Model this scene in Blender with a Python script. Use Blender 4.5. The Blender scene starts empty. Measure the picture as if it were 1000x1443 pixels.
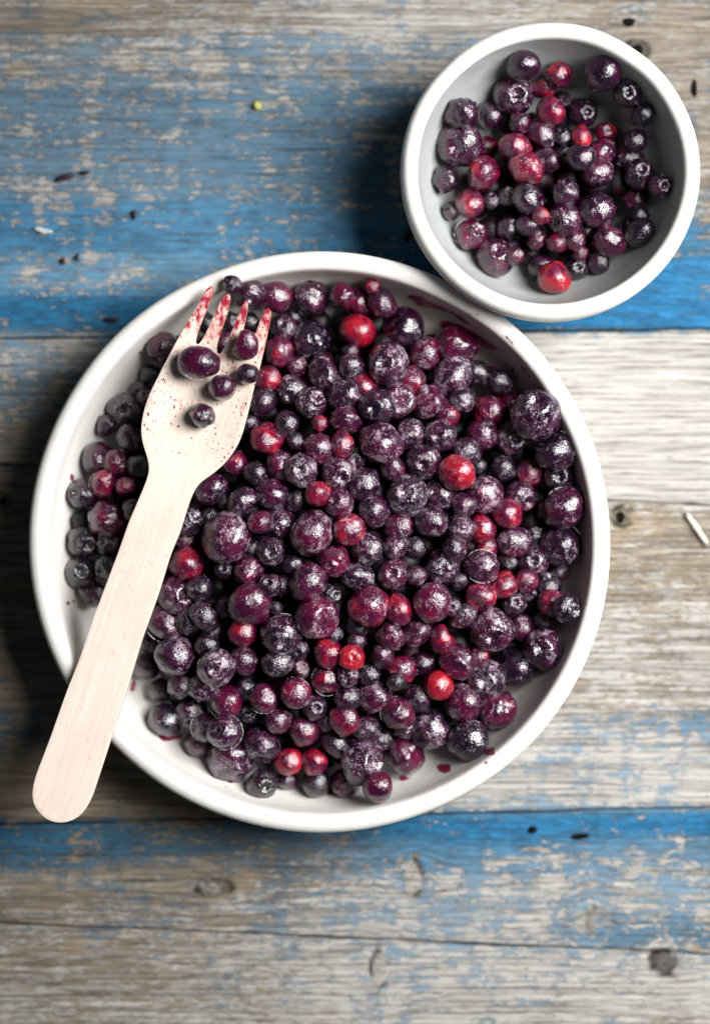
import bpy, bmesh, math, random
import numpy as np
from mathutils import Vector, Matrix, Quaternion
from mathutils.geometry import delaunay_2d_cdt

random.seed(7); RNG = np.random.default_rng(11)
sc = bpy.context.scene
COL = sc.collection
MM = 0.001                      # everything below is laid out in millimetres

# ------------------------------------------------------------------ camera
H_CAM, Z_REF, PX = 600.0, 30.0, 0.2       # camera height, reference height, mm per photo pixel at that height
cam_d = bpy.data.cameras.new('camera'); cam = bpy.data.objects.new('camera', cam_d); COL.objects.link(cam)
cam.location = (0, 0, H_CAM*MM); cam.rotation_euler = (0, 0, 0)
cam_d.sensor_fit = 'HORIZONTAL'; cam_d.sensor_width = 36.0
cam_d.lens = 36.0*(H_CAM-Z_REF)/(1000*PX)
cam_d.clip_start = 0.02; cam_d.clip_end = 20.0
cam_d.dof.use_dof = True; cam_d.dof.focus_distance = (H_CAM-29.0)*MM; cam_d.dof.aperture_fstop = 4.4
sc.camera = cam
# ------------------------------------------------------------------ world, lamps, exposure
w = bpy.data.worlds.new('World'); sc.world = w; w.use_nodes = True
w.node_tree.nodes['Background'].inputs['Color'].default_value = (0.80, 0.90, 1.0, 1)
w.node_tree.nodes['Background'].inputs['Strength'].default_value = 0.04
def area(name, loc, target, sx, sy, power, color):
    l = bpy.data.lights.new(name, 'AREA'); l.shape = 'RECTANGLE'; l.size = sx; l.size_y = sy; l.energy = power; l.color = color
    o = bpy.data.objects.new(name, l); COL.objects.link(o); o.location = loc
    o.rotation_euler = (Vector(target)-Vector(loc)).to_track_quat('-Z', 'Y').to_euler(); return o
area('window_light', (0.41, 0.15, 0.525), (0.0, -0.02, 0.02), 0.34, 0.44, 10.7, (1.0, 0.985, 0.97))
sc.view_settings.view_transform = 'Standard'; sc.view_settings.look = 'None'
sc.view_settings.exposure = 0.0; sc.view_settings.gamma = 1.0; sc.view_settings.use_curve_mapping = False
sc.cycles.max_bounces = 6; sc.cycles.use_denoising = True

# ------------------------------------------------------------------ helpers
def P(px, py, z):
    """photo pixel at height z -> millimetres on the table"""
    k = PX*(H_CAM-z)/(H_CAM-Z_REF)
    return (px-500.0)*k, (721.5-py)*k
def tag(o, label=None, cat=None, group=None, kind=None):
    if label: o['label'] = label
    if cat: o['category'] = cat
    if group: o['group'] = group
    if kind: o['kind'] = kind
    return o
def link(name, me, mat=None, parent=None):
    o = bpy.data.objects.new(name, me); COL.objects.link(o)
    if mat and me is not None and not me.materials: me.materials.append(mat)
    if parent: o.parent = parent
    return o
def empty(name, loc=(0, 0, 0)):
    o = bpy.data.objects.new(name, None); COL.objects.link(o); o.location = loc; o.empty_display_size = .01; return o
def mesh_np(name, V, F, smooth=True):
    me = bpy.data.meshes.new(name); me.from_pydata([tuple(v) for v in V], [], [tuple(f) for f in F])
    if smooth: me.polygons.foreach_set('use_smooth', [True]*len(me.polygons))
    me.update(); return me
class VNoise:
    """value noise on a random lattice"""
    def __init__(s, seed): s.t = np.random.default_rng(seed).random((256, 256))
    def __call__(s, x, y):
        xi = np.floor(x).astype(int); yi = np.floor(y).astype(int); fx = x-xi; fy = y-yi
        fx = fx*fx*(3-2*fx); fy = fy*fy*(3-2*fy)
        g = lambda a, b: s.t[a & 255, b & 255]
        return (g(xi, yi)*(1-fx)+g(xi+1, yi)*fx)*(1-fy)+(g(xi, yi+1)*(1-fx)+g(xi+1, yi+1)*fx)*fy
    def fbm(s, x, y, o=3):
        r = 0; a = .5; n = 0
        for i in range(o): r = r+a*s(x*2**i+i*17.3, y*2**i+i*9.1); n += a; a *= .5
        return r/n
def sstep(a, b, x): t = np.clip((x-a)/(b-a), 0, 1); return t*t*(3-2*t)

class NT:
    def __init__(s, name):
        s.m = bpy.data.materials.new(name); s.m.use_nodes = True; s.t = s.m.node_tree; s.n = s.t.nodes
        s.b = s.n['Principled BSDF']
    def new(s, typ, **kw):
        n = s.n.new(typ)
        for k, v in kw.items(): setattr(n, k, v)
        return n
    def lk(s, a, b): s.t.links.new(a, b)
    def val(s, n, i, v):
        if hasattr(v, 'is_linked') or isinstance(v, bpy.types.NodeSocket): s.lk(v, n.inputs[i])
        else: n.inputs[i].default_value = v
    def math(s, op, a, b=0.5, clamp=False):
        n = s.new('ShaderNodeMath', operation=op); n.use_clamp = clamp; s.val(n, 0, a); s.val(n, 1, b); return n.outputs[0]
    def mix(s, f, a, b, blend='MIX'):
        n = s.new('ShaderNodeMix', data_type='RGBA', blend_type=blend); s.val(n, 0, f); s.val(n, 6, a); s.val(n, 7, b); return n.outputs[2]
    def rng(s, v, a, b, c=0., d=1., kind='SMOOTHSTEP'):
        n = s.new('ShaderNodeMapRange', interpolation_type=kind); s.val(n, 0, v); s.val(n, 1, a); s.val(n, 2, b); s.val(n, 3, c); s.val(n, 4, d); return n.outputs[0]
    def noise(s, vec, scale, detail=3., rough=.5, w=None):
        n = s.new('ShaderNodeTexNoise', noise_dimensions='4D' if w is not None else '3D')
        s.lk(vec, n.inputs['Vector']); n.inputs['Scale'].default_value = scale; n.inputs['Detail'].default_value = detail; n.inputs['Roughness'].default_value = rough
        if w is not None: s.lk(w, n.inputs['W'])
        return n.outputs[0]
    def obj(s): return s.new('ShaderNodeTexCoord').outputs['Object']
    def mapping(s, vec, scale):
        n = s.new('ShaderNodeMapping'); s.lk(vec, n.inputs[0]); n.inputs['Scale'].default_value = scale; return n.outputs[0]
    def attr(s, name, typ='GEOMETRY'):
        return s.new('ShaderNodeAttribute', attribute_name=name, attribute_type=typ)
    def bump(s, h, strength, dist, normal=None):
        n = s.new('ShaderNodeBump'); n.inputs['Strength'].default_value = strength; n.inputs['Distance'].default_value = dist; s.lk(h, n.inputs['Height'])
        if normal: s.lk(normal, n.inputs['Normal'])
        return n.outputs[0]
    def set(s, **kw):
        for k, v in kw.items(): s.val(s.b, k.replace('_', ' '), v)

# ------------------------------------------------------------------ materials
def mat_wood_top():
    t = NT('weathered_painted_wood'); o = t.obj()
    sp = t.new('ShaderNodeSeparateColor'); t.lk(t.attr('cover').outputs['Color'], sp.inputs[0])
    g = t.noise(t.mapping(o, (70, 1100, 200)), 1.0, 5, .65)          # long fibres
    f = t.noise(t.mapping(o, (480, 1300, 800)), 1.0, 5, .72)         # flake edges
    f2 = t.noise(t.mapping(o, (360, 1500, 700)), 1.0, 5, .72)
    k = t.math('ADD', t.math('MULTIPLY', g, .6), t.math('MULTIPLY', f, .4))
    m = t.rng(k, .3, .7, .40, 1.55, 'LINEAR')
    def edge(cov, n, amt): return t.rng(t.math('ADD', cov, t.math('MULTIPLY', t.math('SUBTRACT', n, .5), amt)), .455, .515)
    wsh = edge(sp.outputs[1], f2, 1.15); blu = edge(sp.outputs[0], f, 1.25)
    c = t.mix(1.0, t.attr('wood').outputs['Color'], m, 'MULTIPLY')
    mw = t.rng(k, .3, .7, .78, 1.22, 'LINEAR')
    c = t.mix(t.math('MULTIPLY', wsh, .88), c, t.mix(1.0, t.attr('wash').outputs['Color'], mw, 'MULTIPLY'))
    c = t.mix(t.math('MULTIPLY', sp.outputs[2], t.rng(g, .3, .6, 1.1, .5)), c, (.075, .058, .042, 1))
    c = t.mix(t.math('MULTIPLY', blu, t.attr('thin').outputs['Fac']), c, t.mix(1.0, t.attr('blue').outputs['Color'], mw, 'MULTIPLY'))
    sx = t.new('ShaderNodeSeparateXYZ'); t.lk(o, sx.inputs[0])
    ph = t.math('ADD', t.math('MULTIPLY', sx.outputs[1], 3450.), t.math('MULTIPLY', t.noise(t.mapping(o, (9, 60, 10)), 1.0, 3, .55), 22.))
    sn = t.math('SINE', t.math('ADD', ph, t.math('MULTIPLY', t.noise(t.mapping(o, (120, 500, 10)), 1.0, 2, .5), 3.5)))
    ln = t.math('MULTIPLY', t.rng(sn, .35, .95), t.rng(t.noise(t.mapping(o, (70, 420, 10)), 1.0, 3, .6), .38, .62, .12, 1.))
    c = t.mix(t.math('MULTIPLY', ln, t.math('SUBTRACT', .62, t.math('MULTIPLY', blu, .34))), c, (.085, .068, .05, 1))
    crack = t.rng(t.noise(t.mapping(o, (22, 700, 100)), 1.0, 3, .6), .66, .70)
    c = t.mix(t.math('MULTIPLY', crack, .75), c, (.035, .028, .022, 1))
    t.set(Base_Color=c, Roughness=t.math('SUBTRACT', .78, t.math('MULTIPLY', blu, .2)), Specular_IOR_Level=.3)
    hh = t.math('SUBTRACT', t.math('ADD', k, t.math('ADD', t.math('MULTIPLY', wsh, .25), t.math('MULTIPLY', blu, .3))), t.math('ADD', t.math('MULTIPLY', crack, .6), t.math('MULTIPLY', ln, .4)))
    t.lk(t.bump(hh, .6, .0007), t.b.inputs['Normal']); return t.m
def mat_flat(name, col, rough=.6, spec=.4, noise_amt=.25, nscale=600.):
    t = NT(name); o = t.obj(); n = t.noise(o, nscale, 4, .6)
    m = t.rng(n, .3, .7, 1-noise_amt, 1+noise_amt, 'LINEAR')
    t.set(Base_Color=t.mix(1.0, (*col, 1), m, 'MULTIPLY'), Roughness=rough, Specular_IOR_Level=spec)
    t.lk(t.bump(n, .3, .0003), t.b.inputs['Normal']); return t.m
def mat_ceramic(name, col, inner_tint, edge):
    t = NT(name); o = t.obj()
    a = t.attr('zone').outputs['Color']
    sep = t.new('ShaderNodeSeparateColor'); t.lk(a, sep.inputs[0])
    n1 = t.noise(o, 55., 4, .6); n2 = t.noise(o, 900., 3, .7); n3 = t.noise(o, 260., 5, .65)
    base = t.mix(t.rng(n1, .35, .7, 0., .35), (*col, 1), tuple(x*.86 for x in col)+(1,))
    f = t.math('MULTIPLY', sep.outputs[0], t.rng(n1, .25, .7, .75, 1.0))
    base = t.mix(f, base, (*inner_tint, 1))
    e = t.math('MULTIPLY', sep.outputs[1], t.rng(n3, .4, .62))
    base = t.mix(e, base, (*edge, 1))
    sp = t.rng(n2, .70, .76, 0., .5)                     # fine dark pits in the glaze
    base = t.mix(sp, base, (.30, .25, .21, 1))
    t.set(Base_Color=base, Roughness=t.rng(n3, .3, .7, .34, .5), Specular_IOR_Level=.42)
    hh = t.math('ADD', t.math('MULTIPLY', n1, 1.0), t.math('MULTIPLY', n3, .18))
    t.lk(t.bump(hh, .35, .0012), t.b.inputs['Normal']); return t.m
def mat_fork():
    t = NT('birch_veneer'); o = t.obj(); st = t.attr('stain')
    mp = t.new('ShaderNodeMapping'); t.lk(o, mp.inputs[0]); mp.vector_type = 'TEXTURE'; mp.inputs['Rotation'].default_value = (0, 0, -math.radians(17.5)); n1 = t.noise(t.mapping(mp.outputs[0], (1400, 45, 300)), 1.0, 5, .65); n2 = t.noise(o, 70., 3, .5)
    c = t.mix(t.rng(n1, .3, .7, 0., 1., 'LINEAR'), (.72, .60, .51, 1), (.84, .735, .65, 1))
    c = t.mix(t.rng(n2, .45, .75, 0., .35), c, (.66, .52, .42, 1))
    sep = t.new('ShaderNodeSeparateColor'); t.lk(st.outputs['Color'], sep.inputs[0])
    sm = t.noise(t.mapping(o, (520, 330, 400)), 1.0, 5, .68)
    k = t.math('ADD', sm, t.math('MULTIPLY', sep.outputs[0], .62))
    wash = t.rng(k, .58, .80, 0., .6); deep = t.rng(k, .72, .86)
    c = t.mix(wash, c, (.62, .16, .16, 1))
    c = t.mix(deep, c, (.33, .008, .045, 1))
    sp = t.noise(t.mapping(o, (1300, 800, 900)), 1.0, 2, .5)           # scattered dry specks of juice
    spm = t.rng(t.math('ADD', sp, t.math('MULTIPLY', sep.outputs[1], .175)), .825, .86)
    c = t.mix(spm, c, (.16, .012, .025, 1))
    c = t.mix(sep.outputs[2], c, (.42, .22, .12, 1))                   # raw cut edge
    t.set(Base_Color=c, Roughness=.62, Specular_IOR_Level=.25)
    t.lk(t.bump(n1, .2, .0003), t.b.inputs['Normal']); return t.m
def mat_berry():
    t = NT('frozen_berry_skin'); o = t.obj()
    tone = t.attr('tone', 'OBJECT').outputs['Fac']; fr = t.attr('frost', 'OBJECT').outputs['Fac']
    rnd = t.math('MULTIPLY', t.new('ShaderNodeObjectInfo').outputs['Random'], 40.)
    big = t.noise(o, 1.1, 2, .5, rnd); mid = t.noise(o, 4.0, 3, .6, rnd); big2 = t.noise(o, 1.7, 2, .5, t.math('ADD', rnd, 7.3)); fine = t.noise(o, 15., 3, .7, rnd); gr = t.noise(o, 30., 2, .6, rnd)
    tv = t.math('ADD', t.math('MULTIPLY', tone, .25), t.math('MULTIPLY', t.math('SUBTRACT', t.math('ADD', t.math('MULTIPLY', big, .7), t.math('MULTIPLY', mid, .3)), .5), 1.5))
    r = t.new('ShaderNodeValToRGB'); t.lk(tv, r.inputs[0]); e = r.color_ramp.elements
    e[0].position = 0; e[0].color = (.0035, .0035, .008, 1); e[1].position = 1.05; e[1].color = (.38, .004, .018, 1)
    for p, c in ((.25, (.010, .0018, .013)), (.5, (.040, .0014, .022)), (.75, (.098, .0014, .028))):
        x = e.new(p); x.color = (*c, 1)
    haze = t.math('MULTIPLY', t.math('MULTIPLY', fr, .045), t.rng(mid, .35, .7))
    c = t.mix(haze, r.outputs[0], (.25, .085, .20, 1))
    k = t.math('ADD', t.math('ADD', t.math('MULTIPLY', fine, .62), t.math('MULTIPLY', mid, .38)), t.math('ADD', t.math('MULTIPLY', fr, .038), t.math('MULTIPLY', t.math('SUBTRACT', big2, .5), .42)))
    spk = t.rng(k, .628, .70)
    fc = t.mix(.30, (.60, .47, .57, 1), r.outputs[0]); c = t.mix(t.math('MULTIPLY', spk, .8), c, fc)
    t.set(Base_Color=c, Roughness=t.rng(spk, 0., 1., .22, .45), Specular_IOR_Level=.25)
    crys = t.noise(o, 8.5, 2, .6, rnd)
    hh = t.math('ADD', t.math('ADD', t.math('MULTIPLY', crys, .8), t.math('MULTIPLY', fine, .25)), t.math('MULTIPLY', mid, .9))
    bn = t.bump(hh, .55, .0005)
    t.lk(bn, t.b.inputs['Normal']); t.lk(bn, t.b.inputs['Coat Normal'])
    t.set(Coat_Weight=t.rng(spk, 0., 1., 1., .4), Coat_Roughness=.06, Coat_IOR=1.8); return t.m
def mat_juice():
    t = NT('berry_juice'); o = t.obj(); n = t.noise(o, 700., 4, .6); g = t.attr('depth').outputs['Fac']
    st = t.noise(t.mapping(o, (420, 900, 500)), 1.0, 5, .7)
    c = t.mix(t.rng(n, .35, .7), (.20, .006, .045, 1), (.38, .03, .10, 1))
    t.set(Base_Color=c, Roughness=.3, Alpha=t.math('MULTIPLY', t.rng(st, .30, .52, .55, .97), t.rng(g, 0., .8, .25, 1.))); return t.m
M_WOOD = mat_wood_top()
M_KNOT = mat_flat('knot_wood', (.13, .10, .075), .75, .3, .5, 500.)
M_KNOTP = mat_flat('pale_knot_wood', (.33, .285, .22), .7, .3, .6, 900.)
M_KNOTW = mat_flat('whitewashed_knot', (.46, .45, .43), .7, .3, .5, 900.)
M_HOLE = mat_flat('nail_hole', (.010, .008, .007), .95, .0, .5, 1500.)
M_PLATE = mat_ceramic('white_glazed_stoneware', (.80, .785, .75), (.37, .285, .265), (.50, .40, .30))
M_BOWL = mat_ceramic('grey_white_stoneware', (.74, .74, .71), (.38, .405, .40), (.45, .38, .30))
M_FORK = mat_fork(); M_BERRY = mat_berry(); M_JUICE = mat_juice()
M_GREEN = mat_flat('dry_green_crumb', (.42, .45, .12), .6)
M_DARKC = mat_flat('dark_berry_crumb', (.020, .010, .018), .45)
M_SLIVER = mat_flat('pale_wood_sliver', (.74, .69, .60), .6)
M_FLAKE = mat_flat('loose_white_paint', (.52, .53, .53), .6)

# ------------------------------------------------------------------ tabletop of worn painted planks
n1, n2, n3, n4, n5 = (VNoise(i) for i in (1, 2, 3, 4, 5))
# photo x, photo y, blue paint left, whitewash left, darkening of the boards, highest towards the left
CP = [(50,10,0.23,0.25,0.84),(300,10,0.28,0.45,0.64),(550,10,0.23,0.65,0.32),(950,10,0.18,0.35,0.55),(50,80,0.543,0.45,0.56),(300,80,0.61,0.6,0.48),(520,80,0.543,0.7,0.32),(980,90,0.1,0.3,0.6),
 (60,160,0.7,0.55,0.56),(300,160,0.7,0.65,0.48),(500,160,0.756,0.65,0.4),(990,200,0.15,0.35,0.6),(60,240,0.7,0.65,0.56),(300,240,0.7,0.8,0.4),(480,240,0.812,0.65,0.4),(990,280,0.45,0.4,0.5),(60,320,0.89,0.9,0.4),(300,320,0.856,1,0.24),(500,330,0.806,1,0.02),
 (990,330,0.85,0.4,0.1),(60,390,0.79,0.95,0.12),(200,395,0.75,1,0.02),(560,340,0.97,0.75,0.1),(990,390,1.05,0.3,0),(60,440,1,0.4,0.1),(150,445,1,0.4,0.1),(350,450,1,0.4,0),(600,440,1.1,0.4,0),(750,450,1.2,0.3,0),(950,450,1.2,0.3,0),
 (800,490,-0.2,0.95,0),(950,490,-0.2,1,0),(900,600,-0.2,1,0),(980,690,-0.1,0.85,0.1),(20,490,0.52,0.75,0.2),(150,490,0.5,0.7,0.2),(40,560,0.6,0.4,0.4),(40,640,0.4,0.2,0.7),
 (20,720,0.05,0.05,0.9),(40,850,0,0.05,0.9),(900,730,-0.1,0.3,0.25),(980,790,-0.1,0.35,0.1),(900,850,-0.1,0.5,0.1),(940,930,-0.1,0.55,0.05),(900,990,0.1,0.5,0.1),(20,960,0.35,0.05,0.8),(20,1030,0.62,0.1,0.6),(180,1080,0.1,0.1,0.6),
 (830,1040,0.4,0.8,0),(980,1020,0.72,0.6,0),(950,1060,0.5,0.8,0),(760,1090,0.42,0.85,0),(900,1110,0.48,0.9,0),(250,1120,0.05,0.25,0.4),(60,1110,0.1,0.1,0.7),
 (620,1160,1.16,0.5,0),(800,1150,1.21,0.5,0),(980,1150,1.16,0.4,0.1),(540,1170,0.96,0.5,0),(50,1185,0.9,0.2,0.65),(150,1190,0.85,0.2,0.55),(300,1185,0.62,0.3,0.3),(450,1190,0.55,0.35,0.2),(700,1185,0.96,0.6,0),(880,1190,0.78,0.6,0.1),
 (50,1215,0.82,0.2,0.77),(250,1225,0.47,0.3,0.62),(420,1225,0.47,0.35,0.4),(620,1215,0.85,0.7,0.1),(720,1215,0.75,0.75,0.1),(800,1220,0.55,0.7,0.1),(950,1215,0.75,0.6,0.1),
 (50,1255,0.32,0.3,0.77),(170,1255,0.22,0.3,0.52),(320,1250,0.17,0.25,0.42),(450,1260,0.47,0.45,0.3),(540,1260,0.63,0.8,0.1),(680,1260,0.43,0.75,0.1),(870,1265,0.63,0.75,0.1),(960,1265,0.53,0.7,0.1),
 (50,1300,0.27,0.35,0.77),(200,1300,0.32,0.35,0.62),(350,1310,0.27,0.45,0.3),(540,1310,0.58,0.9,0.1),(680,1300,0.43,0.7,0.1),(880,1310,0.73,0.6,0.2),(970,1320,0.73,0.5,0.3),(50,1350,0.15,0.4,0.67),(300,1350,0.22,0.45,0.42),(560,1350,0.48,0.85,0.1),(750,1350,0.38,0.75,0.1),(930,1370,0.28,0.65,0.2),
 (50,1420,0.02,0.5,0.67),(300,1420,0.17,0.55,0.42),(600,1420,0.28,0.7,0.15),(850,1420,0.18,0.65,0.15),(640,1126,0.3,0.9,0),(720,1127,0.32,0.9,0),(800,1124,0.3,0.9,0),(880,1122,0.3,0.9,0),(960,1120,0.32,0.85,0)]
CP = np.array(CP, float)
def paint_fields(px, py):
    sh = px.shape; px = px.ravel(); py = py.ravel(); out = np.zeros((px.size, 3)); W = np.zeros(px.size)
    for x, y, b, wv, d in CP:
        wgt = np.exp(-(((px-x)/150.)**2+((py-y)/21.)**2)) + 3e-3/(1+((px-x)/200.)**2+((py-y)/40.)**2)**2
        out += wgt[:, None]*np.array([b, wv, d]); W += wgt
    out /= W[:, None]; return [out[:, i].reshape(sh) for i in range(3)]
TK = PX*H_CAM/(H_CAM-Z_REF)     # mm per pixel at table height
def plank(ytop, ybot, parent, seed, mid=True):
    """ytop / ybot: photo heights of the board's long edges at x = 0 and x = 1000"""
    xs = np.concatenate([np.arange(-2600, -160, 130), np.arange(-160, 1160, 3.2), np.arange(1160, 3700, 130)])
    hgt = max(abs(ybot[0]-ytop[0]), abs(ybot[1]-ytop[1]))
    ny = int(hgt/(2.1 if mid else 14))+2
    v = np.linspace(0, 1, ny); edge = 3.0/hgt
    yy = (ytop[0]+ytop[1])/2*(1-v)+(ybot[0]+ybot[1])/2*v; far = (yy < -70) | (yy > 1510)
    v = v[~far | (np.arange(ny) % 8 == 0) | (v == 0) | (v == 1)]
    v = np.sort(np.concatenate([v, [edge*.5, edge, 1-edge, 1-edge*.5]]))
    X, V = np.meshgrid(xs, v)
    jag = lambda s, off: 2.2*(n1.fbm(X[0]/60.+s, np.full_like(X[0], off), 3)-.5)*2
    T = np.interp(np.clip(xs, -2600, 3700), [-2600, 0, 1000, 3700], [ytop[0]*1.0+(ytop[0]-ytop[1])*.0, ytop[0], ytop[1], ytop[1]])+jag(seed, .5)
    B = np.interp(np.clip(xs, -2600, 3700), [-2600, 0, 1000, 3700], [ybot[0], ybot[0], ybot[1], ybot[1]])+jag(seed+40, .5)
    Y = T[None, :]*(1-V)+B[None, :]*V
    bl, wh, dirt = paint_fields(X, Y)  # dirt: darkening of the boards, highest towards the left
    s = seed*13.7
    wav = 3*(n2.fbm(X/420., Y/90.+s, 2)-.5)*2
    kd = np.full_like(X, 9.); dark_k = np.zeros_like(X)
    gy = Y+wav
    for kx, ky, krx, kry, kdk in KNOTS:
        gy = gy-(Y-ky)*.75*np.exp(-((X-kx)/(krx*3.2))**2-((Y-ky)/(kry*1.9+8))**2)
        dark_k = dark_k+kdk*sstep(1.15, .7, np.hypot((X-kx)/krx, (Y-ky)/kry)*(1+.5*(n5.fbm(X/6., Y/6., 2)-.5)))
        kd = np.minimum(kd, np.hypot((X-kx)/krx, (Y-ky)/kry)*(1+.25*(n5.fbm(X/9., Y/9., 2)-.5)))
    ridge = n3.fbm(X/200.+s, gy/7.5, 2); fine = n4.fbm(X/90.+s, gy/4.2, 2); flake = np.clip(.5+2.0*(n5.fbm(X/17.+s, gy/5.6, 3)-.5), 0, 1); blot = n2.fbm(X/55.+s, Y/24., 3); vert = n1.fbm(X/17.+s, Y/48., 2)
    line = n4.fbm(X/170.+s+5, gy/3.7, 1); groove = np.maximum(sstep(.45, .30, ridge), .8*sstep(.36, .16, line))                       # deep weather lines
    h = .55*(ridge-.5)+.25*(fine-.5)
    cov_b = bl*1.0-.07+.40*(flake-.5)+.75*(blot-.5)+.55*(vert-.5)+.5*(fine-.5)-.04
    cov_w = wh*1.3-.12+.8*(n4.fbm(X/24.+s+9, gy/5.8, 3)-.5)+.3*(blot-.5)
    grey = n3.fbm(X/300., Y/60.+s, 3)
    wood = np.stack([.31+.10*(grey-.5), .262+.13*(grey-.5), .205+.17*(grey-.5)], -1)*(.72+.7*fine)[..., None]
    warm = sstep(.58, .8, n5.fbm(X/110.+3, Y/40.+s, 3))
    wood = wood*(1-.35*warm[..., None])+.35*warm[..., None]*np.array([.50, .36, .20])
    wc = np.array([.51, .497, .47])*(.84+.3*fine)[..., None]
    wl = np.clip(wh*1.4-.5, 0, 1)[..., None]; deep = sstep(.75, 1.15, bl)[..., None]
    bc = ((np.array([.022, .112, .195])*(1-wl)+wl*np.array([.065, .21, .35]))*(1-deep)+deep*np.array([.006, .140, .31]))*(.72+.55*flake)[..., None]
    # knots: dark rim, ringed heart
    rim = np.exp(-((kd-1.0)/.20)**2)*sstep(.36, .62, n4.fbm(X/14., Y/14., 2)); core = sstep(1.05, .8, kd); rings = .5+.5*np.sin(kd*13)
    wood = wood*(1-.92*rim[..., None])*(1-core[..., None]*(.25+.30*rings[..., None])); wc = wc*(1-.88*rim[..., None])*(1-core[..., None]*.25*rings[..., None])
    cov_b = cov_b-.5*core-.5*rim; cov_w = cov_w+.12*core-.3*rim
    dark_mul = (1-.48*np.clip(dirt, 0, 1))*(1-np.clip(dark_k, 0, .85)*(.7+.6*n4.fbm(X/5., Y/5., 2)).clip(0, 1))
    ed = np.minimum(V, 1-V)*hgt
    z = h*1.0-1.3*sstep(3.2, 0., ed)+.35*core-.5*rim
    dark_mul = dark_mul*(1-.35*sstep(3.5, .5, ed))
    thin = (.60+.40*sstep(.4, .95, bl))
    dk = groove*(.74-.30*np.clip(wh, 0, 1))
    ATT = {'wood': wood*dark_mul[..., None], 'wash': wc*dark_mul[..., None], 'blue': bc*dark_mul[..., None], 'cover': np.stack([cov_b*.5+.25, cov_w*.5+.25, dk], -1), 'thin': np.stack([thin, thin, thin], -1)}
    VX = (X-500)*TK; VY = (721.5-Y)*TK
    vs = np.stack([VX*MM, VY*MM, (z-.35)*MM], -1).reshape(-1, 3)
    nx, nyy = len(xs), len(v)
    I = np.arange(nx*nyy).reshape(nyy, nx)
    q = np.stack([I[1:, :-1], I[1:, 1:], I[:-1, 1:], I[:-1, :-1]], -1).reshape(-1, 4)
    # thickness: skirt round the border down to the underside
    ring = np.concatenate([I[0, :], I[1:, -1], I[-1, -2::-1], I[-2:0:-1, 0]])
    low = vs[ring].copy(); low[:, 2] = -.022
    base = len(vs); vs = np.concatenate([vs, low]); m = len(ring)
    r2 = np.roll(ring, -1); a = np.arange(m)+base; b = np.roll(a, -1)
    skirt = np.stack([ring, r2, b, a], -1)
    q = np.concatenate([q, skirt])
    me = bpy.data.meshes.new('plank')
    me.vertices.add(len(vs)); me.vertices.foreach_set('co', vs.ravel())
    me.loops.add(q.size); me.loops.foreach_set('vertex_index', q.ravel().astype(np.int32))
    me.polygons.add(len(q)); me.polygons.foreach_set('loop_start', np.arange(0, q.size, 4, dtype=np.int32))
    me.polygons.foreach_set('use_smooth', np.ones(len(q), bool)); me.update(calc_edges=True); me.validate()
    for an, av in ATT.items():
        ca = me.color_attributes.new(an, 'FLOAT_COLOR', 'POINT'); cc = np.ones((len(vs), 4)); cc[:base, :3] = np.clip(av.reshape(-1, 3), 0., 1.5); cc[base:, :3] = (.12, .09, .06)
        ca.data.foreach_set('color', cc.ravel())
    return link('plank', me, M_WOOD, parent)
KNOTS = [(897,70,17,15,.3),(876,728,14,15,.25),(5,706,13,14,.3),(581,1238,13,27,.0),(533,1366,12,25,.0),(936,1357,21,18,.78),(833,1300,8,22,.3),(300,1252,26,12,.2)]
table = tag(empty('wooden_tabletop'), 'worn blue and white painted plank tabletop', None, None, 'structure')
SEAM = [(-560, -540), (477, 463), (654, 713), (1163, 1138), (1301, 1345), (2000, 2010)]
boards = [plank(SEAM[i], SEAM[i+1], table, i+1) for i in range(5)]
plank((-1500, -1500), (-563, -543), table, 9, False); plank((2003, 2013), (2900, 2900), table, 11, False)

def board_at(py): return boards[max(0, min(4, sum(py > (s[0]+s[1])/2 for s in SEAM[1:5])))]
def knot(px, py, rx, ry, style, rot=0.):
    """a knot: rings of raised wood round a darker sunken heart"""
    x, y = P(px, py, 0); n = 30; V = []; F = []
    if style == 'ring': prof = [(1.25, -.6), (1.06, .0), (.92, .22), (.74, .18), (.55, -.05), (.40, -.3), (.0, -.4)]
    elif style == 'oval': prof = [(1.3, -.6), (1.0, .0), (.85, .18), (.6, .2), (.3, .24), (.0, .2)]
    else: prof = [(1.15, -.8), (1.0, .10), (.8, .08), (.4, .04), (.0, .0)]
    for k, (f, z) in enumerate(prof):
        for i in range(n):
            a = 2*math.pi*i/n; j = 1+.07*math.sin(3*a+px)+.04*math.sin(5*a+py+k)+.015*random.uniform(-1, 1)
            ex, ey = math.cos(a)*rx*f*j*TK, math.sin(a)*ry*f*j*TK
            V.append(((x+ex*math.cos(rot)-ey*math.sin(rot))*MM, (y+ex*math.sin(rot)+ey*math.cos(rot))*MM, (z+random.uniform(-.03, .03))*MM))
    for k in range(len(prof)-1):
        for i in range(n):
            a, b = k*n+i, k*n+(i+1) % n; F.append((a, b, b+n, a+n))
    me = mesh_np('knot', V, F)
    me.materials.append({'ring': M_KNOTP, 'oval': M_KNOTW}.get(style, M_HOLE)); me.materials.append(M_HOLE if style == 'ring' else M_KNOT)
    for p in me.polygons:
        lvl = p.index//n
        if style == 'ring' and lvl >= 3: p.material_index = 1
        if style == 'oval' and (lvl == 0 or (lvl == 1 and (p.index % n) > n*.3 and (p.index % n) < n*.75)): p.material_index = 1
        if style == 'rough': p.material_index = 1
    o = link('knot' if style != 'hole' else 'nail_hole', me, None, board_at(py)); return o
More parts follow.
